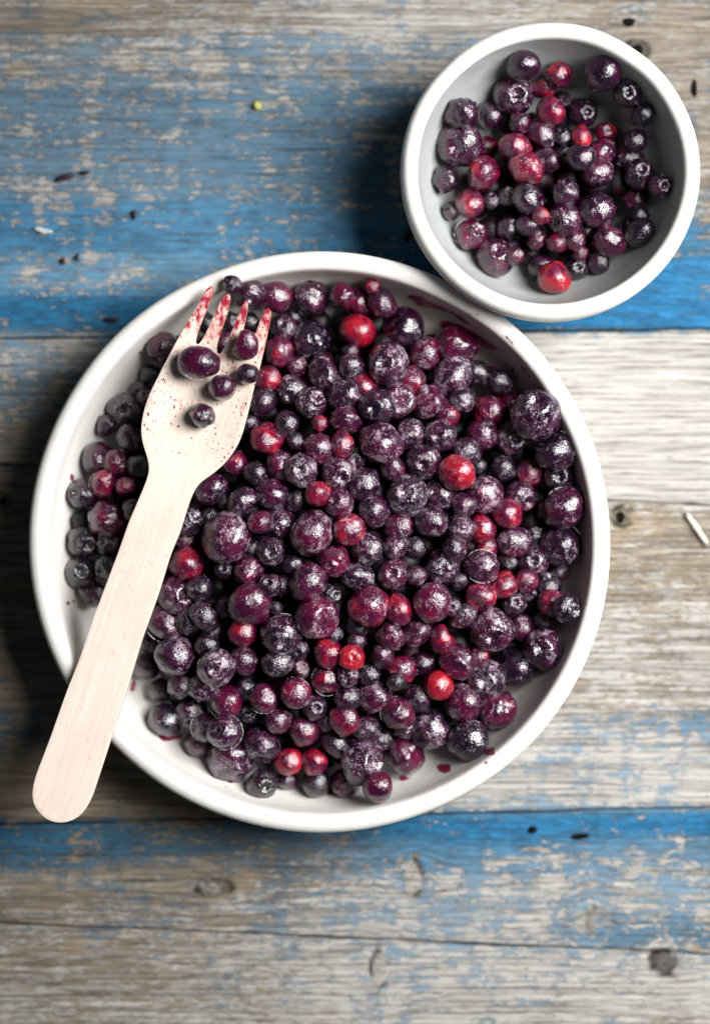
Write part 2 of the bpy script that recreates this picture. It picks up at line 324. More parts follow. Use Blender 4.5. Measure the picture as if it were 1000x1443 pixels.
for a in [(897, 70, 9, 8, 'hole'), (874, 729, 6, 8, 'hole'), (5, 706, 5, 7, 'hole'), (937, 1357, 8, 6, 'hole'), (817, 1179, 13, 4, 'hole', .1), (886, 30, 8, 6, 'hole'), (978, 124, 4, 12, 'hole'), (750, 1170, 6, 5, 'hole')]:
    knot(*a)

# ------------------------------------------------------------------ ceramics
def lathe(name, prof, cx, cy, mat, seed, wob, zone_fn, seg=160):
    nz = VNoise(seed); V = []; F = []; Z = []
    # refine the profile with a Catmull-Rom pass
    p = [prof[0]]+prof+[prof[-1]]; pts = []
    for i in range(1, len(p)-2):
        for k in range(4):
            t = k/4; a, b, c, d = (np.array(q, float) for q in p[i-1:i+3])
            pts.append(.5*((2*b)+(-a+c)*t+(2*a-5*b+4*c-d)*t*t+(-a+3*b-3*c+d)*t**3))
    pts.append(np.array(prof[-1], float)); pts = [(max(q[0], 0.0), q[1]) for q in pts]
    for j, (r, z) in enumerate(pts):
        for i in range(seg):
            a = 2*math.pi*i/seg
            wv = (nz(np.array(math.cos(a)*1.6+20), np.array(math.sin(a)*1.6+20))-.5)*2
            w2 = (nz(np.array(math.cos(a)*2.6+60), np.array(math.sin(a)*2.6+z*.03+60))-.5)*2
            rr = r*(1+wob*wv)+.20*w2*min(1, r/30); zz = z+(.30*w2+.4*wv)*min(1, max(0, (z-6)/20))
            V.append((rr*math.cos(a)*MM, rr*math.sin(a)*MM, zz*MM)); Z.append(zone_fn(j/len(pts), r, z, a))
    n = len(pts)
    for j in range(n-1):
        for i in range(seg):
            a, b = j*seg+i, j*seg+(i+1) % seg
            F.append((a, b, b+seg, a+seg))
    me = mesh_np(name, V, F)
    ca = me.color_attributes.new('zone', 'FLOAT_COLOR', 'POINT')
    ca.data.foreach_set('color', np.array([(f, e, 0, 1) for f, e in Z], float).ravel())
    bm = bmesh.new(); bm.from_mesh(me); bmesh.ops.remove_doubles(bm, verts=bm.verts, dist=1e-6); bmesh.ops.recalc_face_normals(bm, faces=bm.faces); bm.to_mesh(me); bm.free()
    o = link(name, me, mat); o.location = (cx*MM, cy*MM, 0); return o
PLATE_C = P(451, 764, 27); PLATE_R = 82.4*1.0
PPROF = [(0, 5.5), (30, 5.5), (58, 5.6), (66, 6.4), (71, 9.2), (74, 14), (75.9, 20), (76.7, 25.6), (77.3, 27.5), (78.4, 28.3), (80.2, 28.5), (81.9, 27.6), (82.6, 25.4), (82.0, 22), (79.5, 15), (74, 7), (67, 2.6), (62, .2), (58, .1), (56.5, 1.4), (30, 1.6), (0, 1.6)]
def plate_shade_tint(u, r, z, a):
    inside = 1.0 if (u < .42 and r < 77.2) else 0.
    side = max(0., math.cos(a-.35))                          # inner shade and juice tint painted in on the window side
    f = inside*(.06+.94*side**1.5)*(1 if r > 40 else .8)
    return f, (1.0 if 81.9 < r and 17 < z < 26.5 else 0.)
plate = lathe('dinner_plate', PPROF, *PLATE_C, M_PLATE, 31, .004, plate_shade_tint)
tag(plate, 'large shallow off-white stoneware plate heaped with frozen berries', 'plate')
def plate_z(r):
    pr = PPROF[:11]; return np.interp(r, [p[0] for p in pr], [p[1] for p in pr])
BOWL_C = P(776, 240.5, 37)
BPROF = [(0, 5.5), (12, 5.6), (20, 7.0), (27, 11.5), (32, 18.5), (35, 26), (36.5, 33), (37.0, 36.4), (37.8, 37.6), (39.3, 38.0), (40.8, 37.4), (41.7, 35.5), (41.5, 31), (39, 22), (33, 11), (26, 4), (23, .3), (20.5, .2), (19.5, 1.5), (10, 1.8), (0, 1.8)]
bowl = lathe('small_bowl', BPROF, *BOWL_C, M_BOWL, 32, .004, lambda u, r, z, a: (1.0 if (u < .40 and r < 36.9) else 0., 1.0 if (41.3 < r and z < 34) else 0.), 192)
tag(bowl, 'small deep off-white stoneware bowl holding a few berries', 'bowl')

# ------------------------------------------------------------------ berries: photo x, photo y, radius px, tone, frost, [layer], [(crown x, crown y)]
PB = """230 489 20 2 0|211 527 14 0 0 -1|198 550 13 1 0 -1|207 563 13 1 0 -1|178 577 22 .8 1.6|327 401 12 1 1|351 413 20 1.2 .8|390 419 21 2.3 .9|438 420 22 1.4 1.6|483 417 16 2.4 0 -.4|352 453 13 0 .6 -1
400 460 16 1 1 0 c -.1 -.2|412 447 11 0 1 -1|438 480 25 .6 1.4|394 495 19 2.5 1.5|417 517 15 1.9 .7 -.8|376 535 16 2.9 1.3|409 550 20 .9 1.6 0 c -.1 .45|457 527 21 1 2.1|368 567 18 1 1.4|438 567 20 1 2|314 480 13 2.2 1 -1|326 455 12 1 .6 -1|292 455 14 0 .5 -1
509 426 20 3 .4 .2|537 424 18 1.6 1 0|524 403 10 2.8 0 -.5|504 467 22 3.5 .1 .3|568 462 26 .9 1 .4|599 498 21 2.2 2|644 488 26 2.3 1.2 .2|545 510 26 1 3 .4 c -.2 .1|494 495 11 1.5 .4|494 516 17 1 1.5|580 536 18 2.6 2|636 532 25 1.3 2.7 .2|510 546 23 2.9 2|485 557 22 1.1 2.2|562 564 21 2.1 2.8|532 572 22 .6 1.3 .3|604 566 23 2 2.4|651 563 18 1 2.7|673 524 17 .4 1.4|632 586 15 3 1 .1
702 539 19 .4 .9|689 578 20 2.6 1.2|722 575 17 2.3 .2 -.8|756 586 31 .9 2.3 .4 c -.1 -.5|680 612 19 1.8 1.7|718 619 22 1 2|783 636 25 .5 1.8|745 666 21 3 1.4 .2|786 670 20 .3 1.2 -.3 c 0 .1|708 660 17 .5 1.5 -.6|664 638 14 1.2 1.5 -.2|674 656 10 .2 1 -1|644 665 24 3.4 1.5 .5
152 598 14 1 .4 -.5|182 617 17 1 1 0|140 647 21 1.4 .9|162 652 15 2.4 .4 -.4|195 657 15 .3 .8 -.4|146 681 17 2.7 .2 .3|178 686 13 2.6 .6|115 695 18 .8 .6 0 c -.4 0|151 733 22 2 1.0|186 717 14 1 1.4|118 763 21 .4 .3 0 c .4 .25|176 640 12 0 .5 -1|115 805 19 .3 .1 0 c .1 0|130 838 17 1.5 .2|150 800 16 0 .3 -.3|152 766 17 .4 .4 -.6
262 795 21 2.9 1.5|247 838 23 1.7 2.3|232 878 23 1.4 2 .1|266 875 18 1 1.6 -.2|246 926 27 .8 2.8 .4|207 938 17 1.1 .7|229 972 16 1 .4|254 966 17 .9 1.5|207 904 14 .8 .5 -.8|280 828 18 .6 1.6|296 688 23 1.3 2.1|266 734 19 .4 1.9|262 758 14 2.2 .8 -.7
376 618 21 2.9 1.3 .2|403 598 16 .9 1.2|417 622 12 .6 1.2 -.7|450 596 11 2.8 1 -.2|449 632 20 2 2|483 626 16 3.1 1.3|395 656 19 1.9 1.5|423 663 20 1 2.9 .3 c 0 0|329 652 17 2.3 .8|360 668 15 .7 1.3|383 696 21 1.4 1.7|448 695 17 3.3 1.2 .2|477 669 20 1.4 2.8 0 c .2 .2|343 708 20 1 1.9|318 708 10 .3 1 -1|417 704 13 .3 1.3 -.6|393 738 22 1.2 1.6|365 735 15 2.2 1.2 -.2|437 752 26 1.9 2.8 .4|320 757 31 1.9 2.6 .6|382 778 18 .8 1.9 0 c 0 0|478 708 18 1.7 2|490 746 22 2.7 2 .1|356 774 11 .2 1 -1|350 597 14 .8 .8 -.6|296 728 12 .3 1 -1|486 592 18 1.8 1.5
537 624 26 1.7 2.7 .5|577 613 20 1.2 2.3|619 614 21 1.1 2.1|597 650 21 1.2 1.9 .3|657 636 15 1.1 2|500 646 14 1 1.6 -.4|554 660 17 1.6 1.5|514 682 21 .9 2.3|573 697 24 .9 2.8 .3 c -.1 -.1|618 697 20 1.3 2|652 712 16 1.1 2|681 696 23 2 2.7 .2|526 721 20 1.3 2|561 741 18 1.7 2|609 735 21 1.1 2.1 .3|647 747 18 1.4 2.2|677 746 19 2.9 1.2|519 773 21 1.1 2.4|557 770 16 1.2 2.1|584 772 13 .5 1.5 -.5|640 774 15 1.1 2
732 700 20 1.5 2.1|715 723 19 2.9 1.4|794 717 26 1.5 1.3 .2|766 720 14 2.3 .6 -.6|723 762 21 1.9 2|752 754 13 .3 1.2 -1|790 768 27 .7 2 .2|788 805 14 1 1.8|750 790 20 1.4 2.2 .1 c 0 -.05|679 798 21 1.5 2 .2|686 772 14 2.8 1 -.6|708 825 18 3.2 1.3|741 818 15 2.5 1.2|677 841 19 3.1 1.2 .2|624 800 22 .7 2.1|647 819 13 .6 1.3 -.3|716 792 13 .2 1 -1
350 806 19 2.1 1.8|381 824 14 1.1 1 .1 c -.2 -.3|396 826 16 1 1.5 -.3|434 820 24 2 1.5 .3|471 792 20 2.4 1.6|354 852 26 2 1.3 .5|319 854 14 1.1 .9 -.7|388 857 9 .3 1|447 870 27 2.4 2.1 .4|398 893 24 1 2.6 .3 c 0 .5|342 890 18 2.9 .4|288 870 17 .6 1.5 -.3|298 892 16 .6 1.4 -.4|304 940 22 1.3 2.8 .6 c -.05 .1|342 932 18 1.8 1.8|390 934 20 .5 2.1|422 916 13 .4 1.5 -.4|462 921 18 3.2 .5 .3|424 942 12 2 1 -.5|461 958 19 2.5 .9 .2|416 977 20 2.4 2|469 894 11 .5 1.6 -.4|371 985 18 2.3 .8 .2|318 990 20 2.2 .9 .3|412 797 13 .3 1.5 -.5|316 804 12 .6 1 -1|466 838 14 .3 1.3 -.9|292 910 14 .9 1.4 -.3
505 812 19 1 2.2|554 810 18 1.8 2|587 811 13 1.5 2|520 855 24 3 1.8 .5|562 859 19 3.2 1.2 .2|609 850 23 2.4 2.1 .3|652 868 18 1.2 2.2|636 856 12 .9 1.5 0 c 0 -.1|550 898 18 1.9 1.9|586 894 18 1.9 1.9|623 901 17 3 .4 .2|500 884 16 .9 1.3 -.5|496 927 16 4 .1 .4|538 926 15 1.3 1.5|566 943 19 2.8 1.2|594 934 17 1.2 .7 -.4|644 932 21 2 1.0 .2|619 967 20 4.2 .6 .5|489 951 14 1.1 2|518 952 14 .4 1.3 -.2|528 982 20 2 2|675 925 14 2.6 1.3|502 904 13 1 1.5 -.4|558 960 12 .3 1
694 888 28 1.5 2.8 .5|724 850 16 1.1 1.9 0 c .1 -.1|774 824 17 .5 1.8|776 850 18 2.9 1.6 .3|798 858 18 .4 1.7|734 884 17 1.6 1.3|764 876 17 .3 1.2 -.9|764 914 25 1 1.9 .1|726 940 28 .3 .8 .1|683 958 24 .6 2.8 .2|745 838 10 1 1 -.9
286 968 20 1.1 2|234 1014 21 .3 1.1|268 1006 19 1.1 1.5|281 1046 18 1.8 .2 -.5|289 1024 18 .8 1.4 .2|316 1031 22 1.2 1.8 .4|327 1070 27 1.4 2.0 .2|368 1050 24 1.2 2.1 .1|369 1105 19 .3 1 0 c .3 .1|346 972 14 .5 1.2 -.9|350 1006 14 .5 1 -.9|391 1016 19 1.8 1.8 .1
443 996 16 .9 1.3 0 c .2 0|490 983 16 1 1.4|427 1033 19 2.1 1.4|484 1015 19 2.5 1.2 .3|460 1018 13 1.2 1 -.4|516 1028 18 1 2|471 1048 17 .4 1.3|560 1004 21 2 .8 .3|406 1075 18 3.4 .5 .2|443 1075 17 2.9 .6 .2|405 1099 14 1.3 .3 -.5|446 1104 18 .3 .3 -.2|510 1075 30 1.3 2.9 .5|487 1102 19 1.7 1.2 -.2|532 1110 21 2 .3|570 1063 24 2 1|537 1042 14 .5 1.2 -.5
606 1030 25 .7 2.7 .2|588 986 18 1.1 1.3|652 991 24 2 2 .2|698 1000 24 2.1 1.3|660 1044 27 .3 1.6|570 1026 14 1.1 1.3 -.3"""
BB = """736 91 20 1.2 .2|724 134 24 1.5 1.8 .3 c .1 .1|649 159 20 1.2 .3|690 161 18 1.1 .5 -.3|647 204 27 1.4 .9|685 208 15 2.8 .3|732 173 14 1.9 .3 -.3|767 121 16 2.8 .2|777 157 19 3 .4 .3|762 190 20 1.6 .8|726 209 19 2.9 .9|742 236 21 3.1 1.6 .5|678 243 22 2.6 1 .2|770 225 17 1.2 1|787 106 16 2.7 0|846 108 22 .8 .1|881 135 18 .4 .5 0 c 0 .1|906 162 15 .2 0|822 159 18 1 1 .1 c .2 .1|792 141 12 1.2 .6 -.3|819 193 14 3.3 .3 .2|853 188 16 3 .4 .1|894 198 16 .9 .8|792 193 12 .3 .5 -.4|847 216 17 2 1.2 .1|818 222 19 .7 1.1 .3|885 222 18 1.1 .8|840 243 20 1.6 1.3 .2|793 218 13 .3 .5 -.9
627 253 16 1.2 .4|661 286 19 3 1 .2|636 297 12 1.1 .3 -.8|663 331 20 2 .8 0 c .45 -.3|697 362 23 1.7 1 .1|724 360 12 2 .2 -.4|744 279 21 .8 1.4 .2|692 282 11 .9 .6 -.9|715 277 14 .9 .8 -.8|714 320 15 .9 .8 -.7|762 304 11 3.2 .3 .2|744 317 15 1 .6 -.6|755 338 12 1.9 .4 -.7|762 376 18 1 .5 -.2|797 271 17 1.1 1.3|795 308 23 1.4 1.2 .3|842 296 23 1.3 1.4 .3|902 245 19 .8 1.4 .1 c 0 -.2|931 261 15 1.3 1.3 0 c .2 .2|892 281 15 2 .8 0|900 303 12 .3 .3 -.2|901 328 18 .3 .3|858 339 20 1.7 1.4 .2|785 342 14 2.7 .4 -.2|811 339 13 2.3 .4 -.3|782 390 21 3.5 .2 .2|813 376 15 .3 .6 0 c 0 .1|817 357 10 2.4 .4 -.6|844 366 15 .8 .8|828 320 14 1.2 .8 -.8|888 318 12 .5 .4 -.6"""
FB = """281 511 27 1.6 .5 0 o|346 486 21 2.2 .4|348 527 16 .9 .5|313 545 20 1.5 .5|286 585 18 1.0 .9 0 w"""
def parse(s):
    out = []
    for it in s.replace('\n', '|').split('|'):
        f = it.split(); d = dict(px=float(f[0]), py=float(f[1]), rp=float(f[2]), tone=float(f[3]), frost=float(f[4]), lay=0., crown=None, style=None)
        i = 5
        if i < len(f) and f[i] not in 'cow': d['lay'] = float(f[i]); i += 1
        if i < len(f) and f[i] == 'c': d['crown'] = (float(f[i+1]), float(f[i+2]))
        elif i < len(f): d['style'] = f[i]
        out.append(d)
    return out
PB, BB, FB = parse(PB), parse(BB), parse(FB)

# ---- fork outline in photo pixels (drawn at the height it lies)
FZ = 31.5
FORK = [(85,1161),(66,1156),(52,1143),(46,1130),(45,1116),(50,1094),(70,1042),(94,974),(110,934),(134,864),(166,780),(182,734),(196,702),(208,673),(210.5,660),(208,646),(200.5,624),(198,606),(202,580),(210,556),(228,520),(250,478),(266,450),(281,427),(291,406),(296,401.5),(301,402),(303.5,405.5),
 (298,420),(288,444),(276,474),(273.5,484),(276,488),(281,485),(292,464),(306,434),(317,414),(322,411),(327,415),(320,444),(310,470),(304,490),(304,498),(308,502),(312,497),(326,468),(338,438),(345,421.5),(349,420),(351,427),(346,452),(339,480),(334,500),(334.5,511),(339,512.5),(345,504),(357,476),(366,454),(373,434),(379,430),(384,437),(376,476),(366,518),(358,546),(349,584),(342,610),(336,626),(320,650),(302,666),(280,681),(272,694),(266,710),(254,750),(241,780),(224,836),(201,900),(178,976),(154,1050),(130,1124),(118,1146),(104,1157)]
HEAP = [(320,405),(440,402),(530,408),(570,440),(640,468),(700,520),(765,560),(800,640),(815,720),(812,780),(805,860),(780,930),(720,1005),(680,1050),(600,1055),(550,1115),(480,1110),(370,1112),(300,1070),(225,1025),(215,960),(195,900),(165,845),(115,835),(100,760),(105,690),(140,620),(180,540),(225,485),(270,465)]
def inside(poly, x, y):
    r = False; j = len(poly)-1
    for i in range(len(poly)):
        xi, yi = poly[i]; xj, yj = poly[j]
        if (yi > y) != (yj > y) and x < (xj-xi)*(y-yi)/(yj-yi)+xi: r = not r
        j = i
    return r
def near_fork(x, y, r): return any(inside(FORK, x+r*dx, y+r*dy) for dx, dy in ((0, 0), (.8, 0), (-.8, 0), (0, .8), (0, -.8), (.55, .55), (-.55, .55), (.55, -.55), (-.55, -.55)))

def settle(items, ctr, top, floor, loose, maxz=None, it=160):
    n = len(items); R = np.array([d['rp'] for d in items])
    pos = np.zeros((n, 3)); pix = np.array([(d['px'], d['py']) for d in items])
    for i, d in enumerate(items):
        x, y = P(d['px'], d['py'], 24); rho = math.hypot(x-ctr[0], y-ctr[1]); r = d['rp']*PX*1.18
        R[i] = r; pos[i] = (x, y, top(rho)-r+d['lay']*r*1.15)
    dxy = np.zeros((n, 2))
    for k in range(it):
        D = pos[None]-pos[:, None]; L = np.linalg.norm(D, axis=2)+1e-6; ov = (R[:, None]+R[None])*.815-L; np.fill_diagonal(ov, 0); ov = np.clip(ov, 0, None)
        U = D/L[..., None]
        push = -(U*ov[..., None]*.5)
        sg = np.sign(pos[None, :, 2]-pos[:, None, 2]+1e-9); push[..., 2] = -sg*ov*.42
        mv = push.sum(1)*.35
        dxy = (dxy+mv[:, :2]*.55)*.93; pos[:, 2] += mv[:, 2]
        for i in range(n):
            kx, ky = P(pix[i, 0], pix[i, 1], pos[i, 2]); pos[i, 0] = kx+dxy[i, 0]; pos[i, 1] = ky+dxy[i, 1]
            rho = math.hypot(pos[i, 0]-ctr[0], pos[i, 1]-ctr[1]); f = floor(rho+R[i]*.35)+R[i]*.97
            if pos[i, 2] < f: pos[i, 2] = f
            if maxz is not None and pos[i, 2]+R[i] > maxz[i]: pos[i, 2] = max(maxz[i]-R[i], 5.6+R[i])
    # berries at the rim of the heap have nothing buried under them: let them fall on the dish or a neighbour
    for i in np.argsort(pos[:, 2]):
        if not loose(pix[i], math.hypot(pos[i, 0]-ctr[0], pos[i, 1]-ctr[1])): continue
        zs = pos[i, 2]
        for _ in range(4):
            x, y = P(pix[i, 0], pix[i, 1], zs); x += dxy[i, 0]; y += dxy[i, 1]; rho = math.hypot(x-ctr[0], y-ctr[1]); sup = float(floor(rho+R[i]*.35)+R[i]*.97)
            d = np.hypot(pos[:, 0]-x, pos[:, 1]-y); s = (R+R[i])*.86; m = (pos[:, 2] < pos[i, 2]-.01) & (d < s); m[i] = False
            if m.any(): sup = max(sup, float((pos[m, 2]+np.sqrt(s[m]**2-d[m]**2)).max()))
            zs = min(pos[i, 2], sup)
        pos[i] = (x, y, zs)
    return pos, R
top_plate = lambda q: 15.5+18.0*max(0., 1-(q/74.)**2)
maxz = [FZ-1.9 if near_fork(d['px'], d['py'], d['rp']) else 99. for d in PB]
SH = [(451+(x-451)*.965, 764+(y-764)*.965) for x, y in HEAP]
pos_p, R_p = settle(PB, PLATE_C, top_plate, plate_z, lambda p, q: not inside([(451+(x-451)*.95, 764+(y-764)*.95) for x, y in HEAP], p[0], p[1]), maxz)
def bowl_z(r): return np.interp(r, [p[0] for p in BPROF[:10]], [p[1] for p in BPROF[:10]])
top_bowl = lambda q: 17.5+9.5*max(0., 1-(q/34.)**2)
pos_b, R_b = settle(BB, BOWL_C, top_bowl, bowl_z, lambda p, q: q > 19)

# ---- berry shapes
def sph_noise(V, f, seed):
    a = VNoise(seed)
    return ((a(V[:, 0]*f+31, V[:, 1]*f+47)+a(V[:, 1]*f+11, V[:, 2]*f+83)+a(V[:, 2]*f+61, V[:, 0]*f+5))/3-.5)*2
def berry_mesh(kind, seed, sub=4):
    bm = bmesh.new(); bmesh.ops.create_icosphere(bm, subdivisions=sub, radius=1); V = np.array([v.co[:] for v in bm.verts]); r = np.ones(len(V))
    r += .18*sph_noise(V, 1.1, seed)+.095*sph_noise(V, 2.4, seed+1)
    g = np.random.default_rng(seed)
    if kind == 'wrinkled':
        r += .24*(np.abs(sph_noise(V, 2.2, seed+2))-.22); r += .09*sph_noise(V, 4.5, seed+3)
    if kind == 'dented':
        d = g.normal(size=3); d /= np.linalg.norm(d); c = V@d; r -= .30*sstep(.66, .98, c); r -= .05*sstep(.3, .0, np.abs(V@np.cross(d, [.3, .5, .8])))*sstep(0, .5, c)
    if kind in ('crowned', 'torn'):
        th = np.arccos(np.clip(V[:, 2], -1, 1)); az = np.arctan2(V[:, 1], V[:, 0])
        lob = 1+.22*np.cos(5*az+seed)
        r -= .26*sstep(.34, .16, th); r += .075*np.exp(-((th-.46*lob)/.10)**2); r -= .03*np.exp(-((th-.72)/.1)**2)
    r += .020*sph_noise(V, 8, seed+5)
    W = V*r[:, None]*np.array([1, 1, .93 if kind != 'oval' else .9])
    if kind == 'oval': W *= np.array([1.12, .9, .92])
    for v, c in zip(bm.verts, W): v.co = c
    for f in bm.faces: f.smooth = True
    me = bpy.data.meshes.new('berry_'+kind); bm.to_mesh(me); bm.free(); me.materials.append(M_BERRY); return me
MESH = {k: [berry_mesh(k, 100+17*i+n*7) for i in range(m)] for n, (k, m) in enumerate((('plain', 7), ('wrinkled', 4), ('dented', 5), ('crowned', 4), ('oval', 3)))}
def calyx_mesh(seed):
    """five dried sepals round the blossom end"""
    V = []; F = []; g = random.Random(seed)
    for s in range(5):
        a0 = 2*math.pi*(s+.15*g.uniform(-1, 1))/5; wd = .50
        base = len(V)
        for th, zz, ww in ((.26, .90, 1.0), (.36, 1.0, .95), (.46+.05*g.random(), 1.07+.04*g.random(), .45), (.55+.06*g.random(), 1.06, .06)):
            for q in (-1, 0, 1):
                a = a0+q*wd*ww; rr = zz*(1+.02*g.uniform(-1, 1)-.02*abs(q)); V.append((rr*math.sin(th)*math.cos(a), rr*math.sin(th)*math.sin(a), rr*math.cos(th)*.93))
        for j in range(3):
            for q in range(2): F.append((base+j*3+q, base+j*3+q+1, base+j*3+q+4, base+j*3+q+3))
    me = mesh_np('calyx', V, F); me.materials.append(M_BERRY); return me
CAL = [calyx_mesh(i) for i in range(4)]
def make_berry(d, p, r, i):
    g = random.Random(int(d['px']*7+d['py']*131))
    red = d['tone'] >= 2.75
    if d['crown']: kind = 'crowned'
    elif d['style'] == 'o': kind = 'oval'
    elif d['style'] == 'w': kind = 'wrinkled'
    elif red: kind = g.choice(('plain', 'plain', 'plain', 'dented'))
    elif d['tone'] > 1.9: kind = g.choice(('plain', 'plain', 'wrinkled', 'wrinkled', 'dented'))
    else: kind = g.choice(('plain', 'plain', 'plain', 'wrinkled', 'wrinkled', 'dented', 'oval', 'crowned', 'crowned', 'crowned'))
    me = g.choice(MESH[kind])
    o = bpy.data.objects.new('red_berry' if red else 'blueberry', me); COL.objects.link(o)
    o.location = Vector(p)*MM; s = r*MM
    o.scale = (s*g.uniform(.97, 1.06), s*g.uniform(.97, 1.06), s*g.uniform(.97, 1.05))
    if d['crown'] or kind == 'crowned':
        cx, cy = d['crown'] or (g.uniform(-.75, .75), g.uniform(-.75, .75))
        L = math.hypot(cx, cy)
        if L > .95: cx, cy = cx*.95/L, cy*.95/L
        dirv = Vector((cx, -cy, math.sqrt(max(.02, 1-cx*cx-cy*cy))))
        q = dirv.to_track_quat('Z', 'Y') @ Quaternion((0, 0, 1), g.uniform(0, 6.28)); o.rotation_mode = 'QUATERNION'; o.rotation_quaternion = q
        c = bpy.data.objects.new('calyx', g.choice(CAL)); COL.objects.link(c); c.parent = o; c['tone'] = min(d['tone'], 1.4); c['frost'] = max(1.2, d['frost']*.9)
    elif kind == 'oval': o.rotation_euler = (g.uniform(-.4, .4), g.uniform(-.4, .4), g.uniform(0, 6.28) if d['style'] != 'o' else -.1)
    else: o.rotation_euler = (g.uniform(0, 6.28), g.uniform(0, 6.28), g.uniform(0, 6.28))
    d['pos'] = tuple(p); d['rw'] = r; o['tone'] = float(d['tone']+(.28 if d['tone'] < 3 else .05)); o['frost'] = float(d['frost']); d['obj'] = o; d['red'] = red; d['kind'] = kind
    return o
for i, d in enumerate(PB): make_berry(d, pos_p[i], R_p[i], i)
for i, d in enumerate(BB): make_berry(d, pos_b[i], R_b[i], i)

def mat_ice():
    t = NT('thin_ice_glaze'); n = t.noise(t.obj(), 1100., 3, .6)
    t.set(Base_Color=(.62, .60, .60, 1), Roughness=.22, Alpha=t.rng(n, .42, .62, .0, .75), Coat_Weight=1.0); t.lk(t.bump(n, .5, .0004), t.b.inputs['Normal']); return t.m
M_ICE = mat_ice()
def ice_rim(px, py, a0, a1, tilt=.30):
    """a crescent of clear ice left round one side of a berry; angles as seen from above"""
    d = min(PB+BB+FB, key=lambda q: math.hypot(q['px']-px, q['py']-py)); o = d['obj']; g = random.Random(int(px*3+py)); n = 22; V = []; F = []
    r = d['rw']; c = Vector(d['pos'])
    for i in range(n+1):
        t = i/n; a = math.radians(a0+(a1-a0)*t); w = (math.sin(math.pi*t)**.6)*(.030+.022*g.random())+.003; el = tilt+.10*math.sin(4*t+px)
        for k in range(6):
            b = 2*math.pi*k/6; rr = r*(1.04+w*.8*math.cos(b)); e2 = el+w*1.3*math.sin(b)
            V.append((c+Vector((math.cos(a)*math.cos(e2), math.sin(a)*math.cos(e2), math.sin(e2)))*rr)*MM)
    for i in range(n):
        for k in range(6): x, y = i*6+k, i*6+(k+1) % 6; F.append((x, y, y+6, x+6))
    F.append(tuple(range(5, -1, -1))); F.append(tuple(n*6+k for k in range(6)))
    me = mesh_np('ice_rim', V, F); bpy.context.view_layer.update()
    e = link('ice_rim', me, M_ICE); e.parent = o; e.matrix_parent_inverse = o.matrix_world.inverted()
def all_ice():
    for q in [(304,940,150,330),(318,990,160,330),(371,985,215,330),(289,1024,95,250),(316,1031,-110,70),(416,977,30,120),(461,958,60,200),(461,958,215,300),(560,1004,90,215),(281,511,170,290),(679,798,30,150),(679,798,215,330),(146,681,110,240),(151,733,130,230),(232,878,190,260),(662,332,100,220),(794,717,20,140),(790,768,-40,60),(398,893,-20,100),(785,636,0,80)]: ice_rim(*q)
# ---- berries buried in the heap: joined, too hidden to count
def buried(name, region, ctr, top, floor, vis, visR, layers, mat, label, seed):
    g = random.Random(seed); src = [berry_mesh('plain', 900+seed+i, 3) for i in range(3)]
    bm = bmesh.new(); placed = []
    vis = np.asarray(vis); visR = np.asarray(visR)
    for lz in layers:
        step = 7.2
        for iy in range(-24, 25):
            for ix in range(-24, 25):
                r = g.uniform(3.4, 4.5); x = ctr[0]+(ix+.5*(iy % 2))*step+g.uniform(-1.2, 1.2); y = ctr[1]+iy*step*.87+g.uniform(-1.2, 1.2)
                rho = math.hypot(x-ctr[0], y-ctr[1]); k = PX*(H_CAM-lz)/(H_CAM-Z_REF); px, py = x/k+500, 721.5-y/k
                if not region(px, py, rho): continue
                z = max(lz+g.uniform(-1, 1), floor(rho+r*.4)+r)
                if z+r > top(rho)-(1.2 if rho > 58 else 4.6): continue
                if near_fork(px, py, r/PX) and z+r > FZ-1.9: continue
                dd = np.linalg.norm(vis-np.array([x, y, z]), axis=1)
                if (dd < (visR+r)*.62).any(): continue
                M = Matrix.Translation(Vector((x, y, z))*MM) @ Quaternion((g.random(), g.random(), g.random(), g.random())).normalized().to_matrix().to_4x4() @ Matrix.Scale(r*MM, 4)
                me = src[g.randrange(3)].copy(); me.transform(M); bm.from_mesh(me); bpy.data.meshes.remove(me)
    me = bpy.data.meshes.new(name); bm.to_mesh(me); bm.free(); me.polygons.foreach_set('use_smooth', [True]*len(me.polygons))
    t = mat_buried(); me.materials.append(t)
    o = link(name, me); o['kind'] = 'stuff'; o['label'] = label; o['category'] = 'berries'; return o
_bm = []
def mat_buried():
    if _bm: return _bm[0]
    t = NT('shaded_berry_skin'); o = t.obj(); n = t.noise(o, 170., 2, .5); f = t.noise(o, 2600., 3, .7)
    c = t.mix(t.rng(n, .45, .7), (.004, .003, .006, 1), (.028, .003, .010, 1)); s = t.rng(f, .60, .70); c = t.mix(t.math('MULTIPLY', s, .22), c, (.4, .34, .4, 1))  # near-black colour paints the shade of the gaps into the skin
    t.set(Base_Color=c, Roughness=.38, Specular_IOR_Level=.3); t.lk(t.bump(f, .4, .0004), t.b.inputs['Normal']); _bm.append(t.m); return t.m
buried('buried_berries', lambda x, y, q: inside(SH, x, y), PLATE_C, top_plate, plate_z, pos_p, R_p, (10, 16.5, 23), None, 'dark berries buried under the heap in the big plate', 3)
buried('buried_berries', lambda x, y, q: q < 26, BOWL_C, top_bowl, bowl_z, pos_b, R_b, (10, 16), None, 'dark berries buried at the bottom of the small bowl', 8)

